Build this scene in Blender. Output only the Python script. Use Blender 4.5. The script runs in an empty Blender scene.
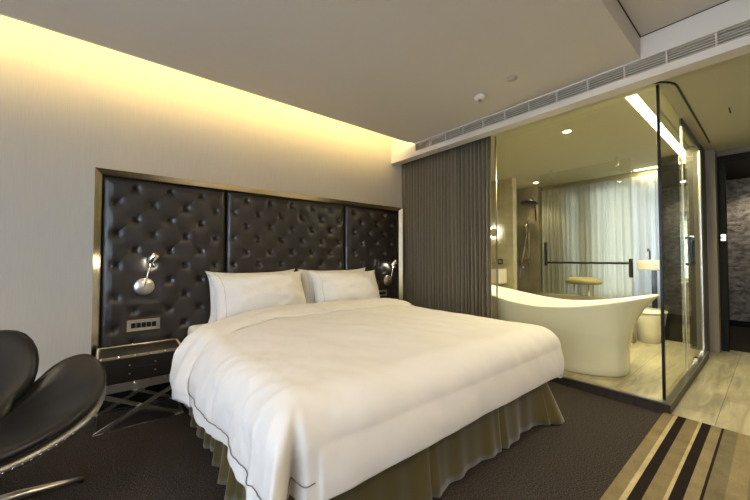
import bpy, bmesh, math, random
from mathutils import Vector, Matrix, noise
from math import sin, cos, pi, sqrt, exp, radians
S = bpy.context.scene
COL = S.collection
random.seed(4)

# ------------------------------------------------------------------ materials
def mat(name, color, rough=.5, metal=0., spec=.5, **k):
    m = bpy.data.materials.new(name); m.use_nodes = True
    b = m.node_tree.nodes['Principled BSDF']
    b.inputs['Base Color'].default_value = (*color, 1)
    b.inputs['Roughness'].default_value = rough
    b.inputs['Metallic'].default_value = metal
    b.inputs['Specular IOR Level'].default_value = spec
    for n, v in k.items(): b.inputs[n.replace('_', ' ')].default_value = v
    return m
def nt(m): return m.node_tree, m.node_tree.nodes, m.node_tree.links, m.node_tree.nodes['Principled BSDF']
def noise_col(m, c1, c2, scale=(5, 5, 5), nscale=1., detail=4, lo=.3, hi=.7, bump=0., bdist=.01, rough=None):
    t, N, L, b = nt(m)
    tc = N.new('ShaderNodeTexCoord'); mp = N.new('ShaderNodeMapping'); mp.inputs['Scale'].default_value = scale
    nz = N.new('ShaderNodeTexNoise'); nz.inputs['Scale'].default_value = nscale; nz.inputs['Detail'].default_value = detail
    cr = N.new('ShaderNodeValToRGB')
    cr.color_ramp.elements[0].position = lo; cr.color_ramp.elements[1].position = hi
    cr.color_ramp.elements[0].color = (*c1, 1); cr.color_ramp.elements[1].color = (*c2, 1)
    L.new(tc.outputs['Object'], mp.inputs['Vector']); L.new(mp.outputs[0], nz.inputs['Vector'])
    L.new(nz.outputs['Fac'], cr.inputs[0]); L.new(cr.outputs[0], b.inputs['Base Color'])
    if bump:
        bp = N.new('ShaderNodeBump'); bp.inputs['Strength'].default_value = bump; bp.inputs['Distance'].default_value = bdist
        L.new(nz.outputs['Fac'], bp.inputs['Height']); L.new(bp.outputs[0], b.inputs['Normal'])
    return m
def emis(name, color, strength):
    m = bpy.data.materials.new(name); m.use_nodes = True
    b = m.node_tree.nodes['Principled BSDF']
    b.inputs['Base Color'].default_value = (*color, 1)
    b.inputs['Emission Color'].default_value = (*color, 1); b.inputs['Emission Strength'].default_value = strength
    return m
def glass(name, tint, rough=0.0, ior=1.5):
    m = bpy.data.materials.new(name); m.use_nodes = True
    t = m.node_tree; N = t.nodes; L = t.links; N.clear()
    o = N.new('ShaderNodeOutputMaterial'); mx = N.new('ShaderNodeMixShader'); fr = N.new('ShaderNodeFresnel')
    tr = N.new('ShaderNodeBsdfTransparent'); gl = N.new('ShaderNodeBsdfGlossy')
    fr.inputs['IOR'].default_value = ior; tr.inputs['Color'].default_value = (*tint, 1)
    gl.inputs['Roughness'].default_value = rough; gl.inputs['Color'].default_value = (.95, .97, .9, 1)
    # reflect once, on the entering face of the slab
    ge = N.new('ShaderNodeNewGeometry'); iv = N.new('ShaderNodeMath'); iv.operation = 'SUBTRACT'; iv.inputs[0].default_value = 1
    ml = N.new('ShaderNodeMath'); ml.operation = 'MULTIPLY'
    L.new(ge.outputs['Backfacing'], iv.inputs[1]); L.new(iv.outputs[0], ml.inputs[0]); L.new(fr.outputs[0], ml.inputs[1])
    L.new(ml.outputs[0], mx.inputs[0]); L.new(tr.outputs[0], mx.inputs[1]); L.new(gl.outputs[0], mx.inputs[2]); L.new(mx.outputs[0], o.inputs[0])
    return m
def cloth_sheer(name, color, transp):
    m = bpy.data.materials.new(name); m.use_nodes = True
    t = m.node_tree; N = t.nodes; L = t.links; N.clear()
    o = N.new('ShaderNodeOutputMaterial'); mx = N.new('ShaderNodeMixShader'); m2 = N.new('ShaderNodeMixShader')
    tr = N.new('ShaderNodeBsdfTransparent'); df = N.new('ShaderNodeBsdfDiffuse'); tl = N.new('ShaderNodeBsdfTranslucent')
    df.inputs[0].default_value = (*color, 1); tl.inputs[0].default_value = (*color, 1)
    m2.inputs[0].default_value = .6; mx.inputs[0].default_value = transp
    L.new(df.outputs[0], m2.inputs[1]); L.new(tl.outputs[0], m2.inputs[2])
    L.new(m2.outputs[0], mx.inputs[1]); L.new(tr.outputs[0], mx.inputs[2]); L.new(mx.outputs[0], o.inputs[0])
    return m

M = {}
M['wall'] = noise_col(mat('wallpaper', (.5, .45, .37), .75), (.46, .425, .37), (.50, .465, .405), (260, 260, 6), 1, 3, .3, .7, .08, .002)
M['ceil'] = mat('ceiling paint', (.63, .57, .50), .8)
M['white_paint'] = mat('bulkhead paint', (.68, .63, .56), .7)
M['entry_paint'] = mat('taupe entrance wall', (.26, .22, .165), .7)
M['soffit'] = mat('soffit paint', (.50, .47, .34), .8)
M['carpet'] = noise_col(mat('carpet', (.05, .04, .035), .95, spec=.1), (.014, .011, .0095), (.085, .070, .062), (1, 1, 1), 130, 8, .36, .68, .9, .008)
M['leather'] = mat('headboard leather', (.022, .018, .016), .33, spec=.6)
noise_col(M['leather'], (.017, .0135, .0125), (.028, .022, .019), (1, 1, 1), 9, 3, .3, .7)
M['button'] = mat('leather button', (.016, .013, .012), .32)
M['chair_leather'] = mat('chair leather', (.010, .010, .012), .36, spec=.38)
M['black_box'] = mat('trunk leather', (.012, .010, .010), .38)
M['champagne'] = mat('champagne mirror metal', (.72, .62, .42), .26, 1.)
M['chrome'] = mat('polished steel', (.84, .81, .75), .24, 1.)
M['steel_b'] = mat('brushed steel', (.64, .61, .56), .3, 1.)
M['gold'] = mat('brass trim', (.70, .63, .50), .28, 1.)
M['alu'] = mat('riveted aluminium', (.34, .32, .30), .4, 1.)
M['sheet'] = mat('cotton sheet', (.77, .745, .71), .85, spec=.15, Sheen_Weight=.15)
M['duvet'] = mat('duvet cotton', (.82, .775, .72), .82, spec=.15, Sheen_Weight=.15)
noise_col(M['duvet'], (.70, .675, .645), (.73, .70, .67), (1, 1, 1), 7, 3, .3, .7, .12, .02)
M['seam'] = mat('dark piping', (.22, .20, .19), .8)
M['skirt'] = mat('olive satin', (.088, .066, .014), .32, spec=.6, Sheen_Weight=.3)
M['base'] = mat('bed base cloth', (.05, .04, .03), .9)
M['curtain'] = noise_col(mat('curtain cloth', (.1, .085, .065), .8, spec=.2), (.155, .13, .088), (.20, .17, .118), (300, 300, 20), 1, 3, .3, .7)
M['dark_wood'] = noise_col(mat('dark timber', (.05, .04, .03), .4), (.022, .017, .013), (.042, .033, .026), (3, 30, 2), 1, 4, .3, .7)
M['col_wood'] = noise_col(mat('brown timber panel', (.07, .06, .05), .45), (.055, .046, .038), (.085, .072, .058), (40, 40, 2), 1, 4, .3, .7)
M['black'] = mat('black frame', (.010, .009, .008), .6, spec=.2)
M['black_gloss'] = mat('black lacquered panel', (.012, .011, .010), .12, spec=.6)
M['black_metal'] = mat('black metal', (.02, .019, .018), .3, .6)
M['plinth_top'] = mat('plinth metal edge', (.45, .42, .34), .3, 1.)
M['porcelain'] = mat('white tub acrylic', (.86, .84, .79), .12, spec=.5)
M['ceramic'] = mat('ceramic', (.80, .76, .66), .15)
M['rivet'] = mat('steel stud', (.8, .78, .74), .18, 1.)
M['plastic_white'] = mat('white plastic', (.74, .69, .60), .45)
M['plastic_grey'] = mat('grey plastic', (.33, .30, .25), .4)
M['cover_grey'] = mat('sprinkler cover', (.5, .46, .40), .5)
M['slat'] = mat('grille slat paint', (.74, .66, .53), .5)
M['olive_pad'] = mat('olive pad', (.42, .38, .20), .5)
M['glass'] = glass('tinted bathroom glass', (.972, .966, .885))
M['side_glass'] = glass('smoky bathroom glass', (.93, .93, .82), ior=1.5)
M['clear_glass'] = glass('clear window glass', (.97, .97, .97))
M['shower_glass'] = glass('pale shower glass', (.96, .955, .88))
M['mirror'] = mat('mirror', (.85, .85, .8), .02, 1.)
M['sheer'] = cloth_sheer('sheer curtain', (.70, .72, .74), .22)
M['led_warm'] = emis('warm led strip', (1., .79, .34), 42)
M['led_bath'] = emis('linear diffuser', (1., .93, .62), 7)
M['spot_on'] = emis('downlight lens', (1., .92, .75), 30)
M['bulb'] = emis('reading lamp lens', (1., .93, .78), 25)
M['ring'] = emis('lit mirror ring', (.95, .98, 1.), 4)
M['stone_light'] = noise_col(mat('warm stone wall', (.4, .36, .22), .35), (.42, .37, .24), (.56, .51, .36), (1.5, 1.5, 4), 1.5, 6, .3, .7)
M['stone_dark'] = noise_col(mat('brown stone wall', (.2, .17, .11), .3), (.15, .125, .075), (.30, .26, .17), (1.2, 1.2, 1.2), 2.2, 7, .3, .7)
M['textured'] = noise_col(mat('silvery textured wallpaper', (.2, .18, .15), .45), (.13, .11, .09), (.42, .38, .33), (6, 6, 9), 2.2, 6, .35, .7, 1.0, .03)

def tile_mat():
    m = mat('veined stone planks', (.4, .37, .28), .32)
    t, N, L, b = nt(m)
    tc = N.new('ShaderNodeTexCoord'); mp = N.new('ShaderNodeMapping')
    L.new(tc.outputs['Object'], mp.inputs['Vector'])
    br = N.new('ShaderNodeTexBrick'); br.inputs['Scale'].default_value = 1
    br.inputs['Brick Width'].default_value = .9; br.inputs['Row Height'].default_value = .3; br.inputs['Mortar Size'].default_value = .002
    br.inputs['Color1'].default_value = (.42, .385, .29, 1); br.inputs['Color2'].default_value = (.53, .49, .375, 1); br.inputs['Mortar'].default_value = (.14, .12, .09, 1)
    L.new(mp.outputs[0], br.inputs['Vector'])
    m2 = N.new('ShaderNodeMapping'); m2.inputs['Scale'].default_value = (1.2, 9, 1); m2.inputs['Rotation'].default_value = (0, 0, .12)
    L.new(tc.outputs['Object'], m2.inputs['Vector'])
    nz = N.new('ShaderNodeTexNoise'); nz.inputs['Scale'].default_value = 1.6; nz.inputs['Detail'].default_value = 8; nz.inputs['Distortion'].default_value = 1.2
    L.new(m2.outputs[0], nz.inputs['Vector'])
    cr = N.new('ShaderNodeValToRGB'); cr.color_ramp.elements[0].position = .3; cr.color_ramp.elements[1].position = .7
    cr.color_ramp.elements[0].color = (.62, .6, .55, 1); cr.color_ramp.elements[1].color = (1.15, 1.12, 1.05, 1)
    L.new(nz.outputs['Fac'], cr.inputs[0])
    mx = N.new('ShaderNodeMixRGB'); mx.blend_type = 'MULTIPLY'; mx.inputs[0].default_value = 1
    L.new(br.outputs['Color'], mx.inputs[1]); L.new(cr.outputs[0], mx.inputs[2]); L.new(mx.outputs[0], b.inputs['Base Color'])
    return m
M['tile'] = tile_mat()

def rug_mat():
    m = mat('striped rug pile', (.3, .25, .15), .95, spec=.1)
    t, N, L, b = nt(m)
    tc = N.new('ShaderNodeTexCoord'); sp = N.new('ShaderNodeSeparateXYZ'); L.new(tc.outputs['Object'], sp.inputs[0])
    mr = N.new('ShaderNodeMapRange'); mr.inputs['From Min'].default_value = .575; mr.inputs['From Max'].default_value = -.425
    L.new(sp.outputs['Y'], mr.inputs['Value'])
    cr = N.new('ShaderNodeValToRGB'); cr.color_ramp.interpolation = 'CONSTANT'
    tan = (.21, .165, .09); tan2 = (.25, .20, .115); cream = (.46, .38, .22); blk = (.018, .013, .011); grey = (.17, .145, .09)
    st = [(0, tan), (.062, cream), (.085, blk), (.132, tan), (.196, cream), (.212, blk), (.258, tan2), (.312, blk), (.323, grey),
          (.39, tan2), (.46, grey), (.53, cream), (.55, blk), (.61, tan), (.70, blk), (.73, tan2), (.80, cream), (.82, tan), (.9, blk), (.93, tan2)]
    e = cr.color_ramp.elements
    e[0].position = 0; e[0].color = (*st[0][1], 1); e[1].position = st[1][0]; e[1].color = (*st[1][1], 1)
    for p, c in st[2:]:
        x = e.new(p); x.color = (*c, 1)
    L.new(mr.outputs[0], cr.inputs[0])
    nz = N.new('ShaderNodeTexNoise'); nz.inputs['Scale'].default_value = 180; nz.inputs['Detail'].default_value = 3
    L.new(tc.outputs['Object'], nz.inputs['Vector'])
    nz2 = N.new('ShaderNodeTexNoise'); nz2.inputs['Scale'].default_value = 9; nz2.inputs['Detail'].default_value = 3
    L.new(tc.outputs['Object'], nz2.inputs['Vector'])
    ad = N.new('ShaderNodeMath'); ad.operation = 'ADD'; L.new(nz.outputs['Fac'], ad.inputs[0]); L.new(nz2.outputs['Fac'], ad.inputs[1])
    c2 = N.new('ShaderNodeMapRange'); c2.inputs['From Min'].default_value = .6; c2.inputs['From Max'].default_value = 1.4
    c2.inputs['To Min'].default_value = .72; c2.inputs['To Max'].default_value = 1.28; L.new(ad.outputs[0], c2.inputs['Value'])
    mx = N.new('ShaderNodeVectorMath'); mx.operation = 'SCALE'
    L.new(cr.outputs[0], mx.inputs[0]); L.new(c2.outputs[0], mx.inputs['Scale']); L.new(mx.outputs[0], b.inputs['Base Color'])
    bp = N.new('ShaderNodeBump'); bp.inputs['Strength'].default_value = .5; bp.inputs['Distance'].default_value = .004
    L.new(nz.outputs['Fac'], bp.inputs['Height']); L.new(bp.outputs[0], b.inputs['Normal'])
    return m
M['rug'] = rug_mat()

# ------------------------------------------------------------------ helpers
def mesh_obj(name, bm, m, parent=None, smooth=False):
    me = bpy.data.meshes.new(name); bm.normal_update(); bm.to_mesh(me); bm.free()
    o = bpy.data.objects.new(name, me); COL.objects.link(o)
    if m is not None: me.materials.append(M[m] if isinstance(m, str) else m)
    if smooth:
        for p in me.polygons: p.use_smooth = True
    if parent: o.parent = parent
    return o
def thing(name, label, cat, loc=(0, 0, 0), rz=0, group=None):
    o = bpy.data.objects.new(name, None); COL.objects.link(o); o.location = loc; o.rotation_euler = (0, 0, rz)
    o.empty_display_size = .05
    return tag(o, label, cat, group)
def tag(o, label, cat, group=None):
    o['label'] = label; o['category'] = cat
    if group: o['group'] = group
    return o
def struct(o): o['kind'] = 'structure'; return o
def add_box(bm, lo, hi, bev=0, seg=2):
    vs = [bm.verts.new((x, y, z)) for x in (lo[0], hi[0]) for y in (lo[1], hi[1]) for z in (lo[2], hi[2])]
    F = [(0, 1, 3, 2), (4, 6, 7, 5), (0, 4, 5, 1), (2, 3, 7, 6), (0, 2, 6, 4), (1, 5, 7, 3)]
    fs = [bm.faces.new([vs[i] for i in f]) for f in F]
    if bev:
        es = set(e for f in fs for e in f.edges)
        bmesh.ops.bevel(bm, geom=list(es), offset=bev, segments=seg, affect='EDGES', profile=.6)
    return bm
def BX(*boxes, bev=0, seg=2):
    bm = bmesh.new()
    for lo, hi in boxes: add_box(bm, lo, hi, bev, seg)
    return bm
def sbox(name, lo, hi, m): return struct(mesh_obj(name, BX((lo, hi)), m))
def add_tube(bm, pts, r, n=10, cap=True, radii=None):
    pts = [Vector(p) for p in pts]; rings = []; up = None
    for i, p in enumerate(pts):
        if i == 0: d = pts[1] - p
        elif i == len(pts) - 1: d = p - pts[i - 1]
        else: d = (pts[i + 1] - p).normalized() + (p - pts[i - 1]).normalized()
        d.normalize()
        if up is None:
            up = Vector((0, 0, 1)) if abs(d.z) < .9 else Vector((1, 0, 0))
        a = d.cross(up).normalized(); b = a.cross(d).normalized(); up = b
        rr = radii[i] if radii else r
        rings.append([bm.verts.new(p + a * (cos(2 * pi * k / n) * rr) + b * (sin(2 * pi * k / n) * rr)) for k in range(n)])
    for i in range(len(rings) - 1):
        for k in range(n):
            bm.faces.new((rings[i][k], rings[i][(k + 1) % n], rings[i + 1][(k + 1) % n], rings[i + 1][k]))
    if cap:
        bm.faces.new(rings[0][::-1]); bm.faces.new(rings[-1])
    return bm
def TB(pts, r, n=10, **k): return add_tube(bmesh.new(), pts, r, n, **k)
def bar(bm, a, b, w, t, up=(0, 0, 1)):
    "rectangular bar from a to b: w along side, t along up"
    a = Vector(a); b = Vector(b); d = (b - a).normalized(); up = Vector(up); s = d.cross(up).normalized(); u = s.cross(d).normalized()
    vs = []
    for p in (a, b):
        for sx, sy in ((-1, -1), (1, -1), (1, 1), (-1, 1)): vs.append(bm.verts.new(p + s * (sx * w / 2) + u * (sy * t / 2)))
    for f in ((0, 3, 2, 1), (4, 5, 6, 7), (0, 1, 5, 4), (1, 2, 6, 5), (2, 3, 7, 6), (3, 0, 4, 7)): bm.faces.new([vs[i] for i in f])
    return bm
def lathe(bm, prof, n=32, mtx=None):
    "prof: (r, z) list"
    rings = []
    for r, z in prof:
        if r < 1e-5: rings.append([bm.verts.new((0, 0, z))])
        else: rings.append([bm.verts.new((r * cos(2 * pi * k / n), r * sin(2 * pi * k / n), z)) for k in range(n)])
    new = [v for R in rings for v in R]
    for A, B in zip(rings, rings[1:]):
        for k in range(n):
            k2 = (k + 1) % n
            if len(A) == 1 and len(B) == 1: continue
            if len(A) == 1: bm.faces.new((A[0], B[k2], B[k]))
            elif len(B) == 1: bm.faces.new((A[k], A[k2], B[0]))
            else: bm.faces.new((A[k], A[k2], B[k2], B[k]))
    if mtx is not None: bmesh.ops.transform(bm, matrix=mtx, verts=new)
    return bm
def LT(prof, n=32, mtx=None): return lathe(bmesh.new(), prof, n, mtx)
def grid(bm, nu, nv, fn, close_u=False):
    V = [[bm.verts.new(fn(i, j)) for j in range(nv)] for i in range(nu)]
    for i in range(nu if close_u else nu - 1):
        for j in range(nv - 1):
            a = i; b = (i + 1) % nu
            bm.faces.new((V[a][j], V[b][j], V[b][j + 1], V[a][j + 1]))
    return V
def solidify(o, t, off=-1):
    s = o.modifiers.new('thickness', 'SOLIDIFY'); s.thickness = t; s.offset = off; return o
def copy_part(o, parent, loc=None):
    c = o.copy(); COL.objects.link(c); c.parent = parent
    if loc is not None: c.location = loc
    return c
RX90 = Matrix.Rotation(pi / 2, 4, 'X'); RY90 = Matrix.Rotation(pi / 2, 4, 'Y')
def fbm(x, y, z=0, s=1., o=3): return noise.fractal(Vector((x * s, y * s, z * s)), 1., 2., o)

YW = 3.42            # headboard wall
XB = 3.07            # bulkhead face
XG = 3.41            # front glass plane
YG = .577            # side glass plane
ZC = 2.70; ZS = 2.60; ZH = 2.862
XL = -2.6; YF = -2.6

# ------------------------------------------------------------------ room shell
sbox('floor', (XL, YF, -.1), (3.36, YW, 0), 'carpet')
struct(mesh_obj('floor_stone', BX(((3.36, YF, -.1), (6.3, YG - .001, 0))), 'tile'))
sbox('floor_bathroom', (XG - .05, YG, -.1), (6.75, YW, .078), 'tile')
sbox('wall_back', (XL - .1, YW, 0), (XG - .01, YW + .1, 3.1), 'wall')
sbox('wall_bathroom_back', (XG - .01, YW, 0), (6.75, YW + .1, 3.1), 'stone_light')
sbox('wall_front', (XL - .1, YF - .1, 0), (6.3, YF, 3.1), 'wall')
# ceiling: lower slab with a light cove along the headboard wall, higher part towards the entrance side
sbox('ceiling', (XL, .614, ZC), (XB, 2.965, 3.05), 'ceil')
sbox('ceiling_cove_lid', (XL, 2.9, 3.05), (XB, YW + .1, 3.12), 'white_paint')
sbox('ceiling_upper', (XL, YF, ZH), (XB, .614, 3.05), 'ceil')
sbox('ceiling_bathroom', (3.2, YF, ZS), (6.85, YW, 2.68), 'soffit')
# shadow gaps around the raised ceiling
sbox('trim_1', (XL, .607, ZH - .004), (XB, .6139, ZH - .0002), 'black_metal')
sbox('trim_2', (XB - .007, YF, ZH - .004), (XB - .0002, .606, ZH - .0002), 'black_metal')
# bulkhead carrying the air grille
bm = BX(((XB, YF, 2.533), (3.2, YW, 2.592)), ((XB, YF, 2.688), (3.2, YW, 3.05)), ((XB + .085, YF, 2.592), (3.2, YW, 2.688)),
        ((XB, 2.94, 2.592), (XB + .085, YW, 2.688)))
struct(mesh_obj('wall_bulkhead', bm, 'white_paint'))
# right-hand wall with the doorway, and the timber return beside the bathroom door
sbox('wall_return', (5.62, YG - .02, 0), (5.98, YG + .12, ZS), 'col_wood')
struct(mesh_obj('wall_right', BX(((5.98, .47, 0), (6.3, YG + .12, ZS)), ((6.2, -.52, 2.531), (6.3, .47, ZS)), ((6.2, YF, 0), (6.3, -.52, ZS))), 'entry_paint'))
sbox('baseboard_right', (6.188, YF, 0), (6.2, -.58, .07), 'black')
# doorway frame (door_1)
d = struct(thing('door_1', '', ''));
for k in ('label', 'category'): del d[k]
mesh_obj('door_frame', BX(((6.16, .40, 0), (6.32, .469, 2.53)), ((6.16, -.519, 0), (6.32, -.45, 2.53)), ((6.16, -.45, 2.44), (6.32, .40, 2.53)), bev=.004), 'black', d)
# corridor outside
sbox('floor_corridor', (6.3, -2.0, -.1), (8.9, .7, -.002), 'carpet')
sbox('wall_corridor', (8.6, -2.0, 0), (8.7, .7, 2.6), 'textured')
sbox('wall_corridor_left', (6.86, .62, 0), (8.6, .69, 2.6), 'wall')
sbox('wall_corridor_right', (6.3, -2.0, 0), (8.6, -1.9, 2.6), 'wall')
sbox('ceiling_corridor', (6.86, -2.0, 2.6), (8.9, .7, 2.7), 'black')
sbox('baseboard_corridor', (8.57, -1.9, 0), (8.6, .61, .1), 'black')
sbox('wall_corridor_side', (6.301, .62, 0), (6.859, YG + .118, ZS), 'wall')
# left wall with the big window
wy0, wy1, wz0, wz1 = -2.2, 1.9, .35, 2.45
struct(mesh_obj('wall_left', BX(((XL - .1, YF, 0), (XL, YW, wz0)), ((XL - .1, YF, wz1), (XL, YW, 3.1)), ((XL - .1, YF, wz0), (XL, wy0, wz1)), ((XL - .1, wy1, wz0), (XL, YW, wz1))), 'wall'))
w = struct(thing('window_1', '', ''))
for k in ('label', 'category'): del w[k]
fb = []
for y in (wy0, wy0 + 1.35, wy0 + 2.7, wy1 - .05): fb.append(((XL - .08, y, wz0), (XL - .03, y + .05, wz1)))
for z in (wz0, wz1 - .05): fb.append(((XL - .08, wy0, z), (XL - .03, wy1, z + .05)))
mesh_obj('window_frame', BX(*fb), 'black_metal', w)
mesh_obj('window_glass', BX(((XL - .06, wy0 + .05, wz0 + .05), (XL - .052, wy1 - .05, wz1 - .05))), M['clear_glass'], w)

# bathroom shell
sbox('wall_bathroom_basin', (5.4, 2.86, .078), (5.52, YW, ZS), 'stone_light')
sbox('wall_shower_curb', (5.36, 1.20, .078), (5.46, 2.42, .64), 'stone_dark')
sbox('wall_shower_side', (5.52, 3.30, .078), (6.75, YW, ZS), 'stone_dark')
sbox('wall_shower_back', (6.42, 2.89, .078), (6.619, 3.30, ZS), 'stone_dark')
# far bathroom wall with its two windows (x = 6.6)
fx0, fx1 = 6.62, 6.75
wins = [(2.26, 2.42), (1.36, 2.02), (.78, 1.30)]
bs = [((fx0, YG + .12, .078), (fx1, YW, .55)), ((fx0, YG + .12, 2.42), (fx1, YW, ZS))]
ys = [YG + .12, .78, 1.30, 1.36, 2.02, 2.26, 2.42, YW]
for a, b in ((ys[0], ys[1]), (ys[2], ys[3]), (ys[4], ys[5]), (ys[6], ys[7])): bs.append(((fx0, a, .55), (fx1, b, 2.42)))
struct(mesh_obj('wall_bathroom_far', BX(*bs), 'stone_light'))
for i, (a, b) in enumerate(wins):
    w = struct(thing('window_%d' % (i + 2), '', ''))
    for k in ('label', 'category'): del w[k]
    mesh_obj('window_frame', BX(((fx0 + .04, a, .55), (fx0 + .09, a + .025, 2.42)), ((fx0 + .04, b - .025, .55), (fx0 + .09, b, 2.42)),
                                ((fx0 + .04, a + .025, .55), (fx0 + .09, b - .025, .58)), ((fx0 + .04, a + .025, 2.39), (fx0 + .09, b - .025, 2.42))), 'black_metal', w)
    mesh_obj('window_glass', BX(((fx0 + .06, a + .025, .58), (fx0 + .066, b - .025, 2.39))), M['clear_glass'], w)
sbox('wall_bathroom_return', (5.98, YG + .12, .078), (6.02, .72, ZS), 'stone_light')

# plinth under the glass box
struct(mesh_obj('trim_plinth', BX(((3.345, YG - .045, 0), (3.40, YW, .070)), ((3.40, YG - .045, 0), (5.62, YG - .001, .070))), 'dark_wood'))
struct(mesh_obj('trim_plinth_edge', BX(((3.345, YG - .045, .070), (3.40, YW, .079)), ((3.40, YG - .045, .070), (5.62, YG - .001, .079))), 'plinth_top'))

# ------------------------------------------------------------------ glass box
def glass_thing(name, label, lo, hi, m='glass', group=None, edges=()):
    t = thing(name, label, 'glass panel', ((lo[0] + hi[0]) / 2, (lo[1] + hi[1]) / 2, lo[2]), group=group)
    o = mesh_obj('pane', BX((lo, hi)), M[m], t); o.location = -t.location
    return t
zg0, zg1 = .0792, 2.598
g = glass_thing('glass_partition', 'large fixed glass panel in front of the bathtub, facing the bed', (XG, YG + .012, zg0), (XG + .01, 2.0, zg1))
e = mesh_obj('seal', BX(((XG - .001, 2.0005, zg0), (XG + .012, 2.012, zg1))), 'steel_b', g); e.location = -g.location
g = glass_thing('glass_partition', 'fixed glass panel mostly covered by the long taupe curtain', (XG, 2.013, zg0), (XG + .01, YW - .002, zg1))
g = glass_thing('glass_partition', 'narrow smoky glass panel between the bathroom corner and the glass door', (XG + .03, YG - .005, zg0), (4.41, YG + .005, zg1), 'side_glass')
e = mesh_obj('corner_post', BX(((XG - .001, YG - .007, zg0), (XG + .028, YG + .011, zg1))), 'black_metal', g); e.location = -g.location
# door
t = thing('glass_door', 'bathroom glass door with a dark square pull handle', 'door', (5.0, YG, zg0))
def lp(o, t): o.location = -t.location; return o
lp(mesh_obj('pane', BX(((4.43, YG - .005, .10), (5.58, YG + .005, 2.52))), M['side_glass'], t), t)
lp(mesh_obj('header', BX(((4.42, YG - .012, 2.525), (5.615, YG + .012, 2.597))), 'black_metal', t), t)
lp(mesh_obj('edge_strip', BX(((4.413, YG - .008, .10), (4.428, YG + .008, 2.52))), 'steel_b', t), t)
lp(mesh_obj('edge_strip', BX(((5.582, YG - .01, .10), (5.612, YG + .01, 2.52))), 'steel_b', t), t)
hb = BX(((4.46, YG - .05, 1.13), (4.70, YG - .03, 1.155)), ((4.46, YG - .05, 1.385), (4.70, YG - .03, 1.41)),
        ((4.46, YG - .05, 1.155), (4.49, YG - .03, 1.385)), ((4.67, YG - .05, 1.155), (4.70, YG - .03, 1.385)),
        ((4.46, YG - .03, 1.13), (4.48, YG - .0055, 1.15)), ((4.46, YG - .03, 1.39), (4.48, YG - .0055, 1.41)))
lp(mesh_obj('pull_handle', hb, 'black_metal', t), t)
for x in (4.95, 5.45):
    lp(mesh_obj('floor_hinge', BX(((x, YG - .02, .0795), (x + .12, YG + .02, .11)), bev=.004), 'chrome', t), t)

# ------------------------------------------------------------------ air grille
t = thing('air_grille', 'long linear air conditioning grille in the bulkhead above the curtain', 'air vent', (XB + .02, .2, 2.592))
gy0, gy1 = YF + .02, 2.94
bm = bmesh.new()
for k in range(5):
    z = 2.602 + k * .0185
    V = [(XB + .006, z - .003), (XB + .030, z + .006), (XB + .030, z + .010), (XB + .006, z + .001)]
    a = [bm.verts.new((x, gy0, zz)) for x, zz in V]; b = [bm.verts.new((x, gy1, zz)) for x, zz in V]
    bm.faces.new(a); bm.faces.new(b[::-1])
    for i in range(4): bm.faces.new((a[i], b[i], b[(i + 1) % 4], a[(i + 1) % 4]))
lp(mesh_obj('louvre', bm, 'slat', t), t)
lp(mesh_obj('backing', BX(((XB + .07, gy0, 2.593), (XB + .084, gy1, 2.687))), 'plastic_grey', t), t)
for k in range(22):
    y = 2.697 - .2475 * k
    if y > gy0: lp(mesh_obj('divider', BX(((XB + .001, y - .004, 2.593), (XB + .032, y + .004, 2.687))), 'plastic_white', t), t)

# ------------------------------------------------------------------ lights built into the room
t = thing('cove_light', 'warm light strip hidden in the ceiling cove above the headboard', 'light strip', (0, 3.0, 2.74))
lp(mesh_obj('channel', BX(((XL + .05, 2.966, 2.712), (XB - .03, 3.01, 2.724))), 'plastic_white', t), t)
lp(mesh_obj('led_strip', BX(((XL + .05, 2.975, 2.7245), (XB - .03, 3.003, 2.736))), 'led_warm', t), t)
def slot_light():
    t = thing('linear_ceiling_light', 'bright recessed light line along the bathroom ceiling above the glass', 'ceiling light', (4.6, .76, ZS))
    bm = BX(((3.47, .722, ZS - .004), (6.45, .80, ZS - .0005)), ((6.45, .722, ZS - .004), (6.53, 1.40, ZS - .0005)))
    lp(mesh_obj('diffuser', bm, 'led_bath', t), t)
    lp(mesh_obj('frame', BX(((3.46, .712, ZS - .006), (6.54, .7215, ZS - .0005)), ((3.46, .8005, ZS - .006), (6.44, .81, ZS - .0005))), 'plastic_white', t), t)
slot_light()
t = thing('downlight', 'small round downlight in the bathroom ceiling above the bathtub', 'ceiling light', (3.89, 1.43, ZS))
mesh_obj('trim_ring', LT([(.038, -.0005), (.055, -.0005), (.055, -.006), (.04, -.008), (.038, -.0005)]), 'plastic_white', t, True)
mesh_obj('lens', LT([(.0, -.004), (.037, -.004), (.037, -.001), (0, -.001)]), 'spot_on', t)
t = thing('downlight', 'small lit downlight over the shower head', 'ceiling light', (6.1, 2.78, ZS))
mesh_obj('trim_ring', LT([(.038, -.0005), (.055, -.0005), (.055, -.006), (.04, -.008), (.038, -.0005)]), 'plastic_white', t, True)
mesh_obj('lens', LT([(.0, -.004), (.037, -.004), (.037, -.001), (0, -.001)]), 'spot_on', t)

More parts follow.
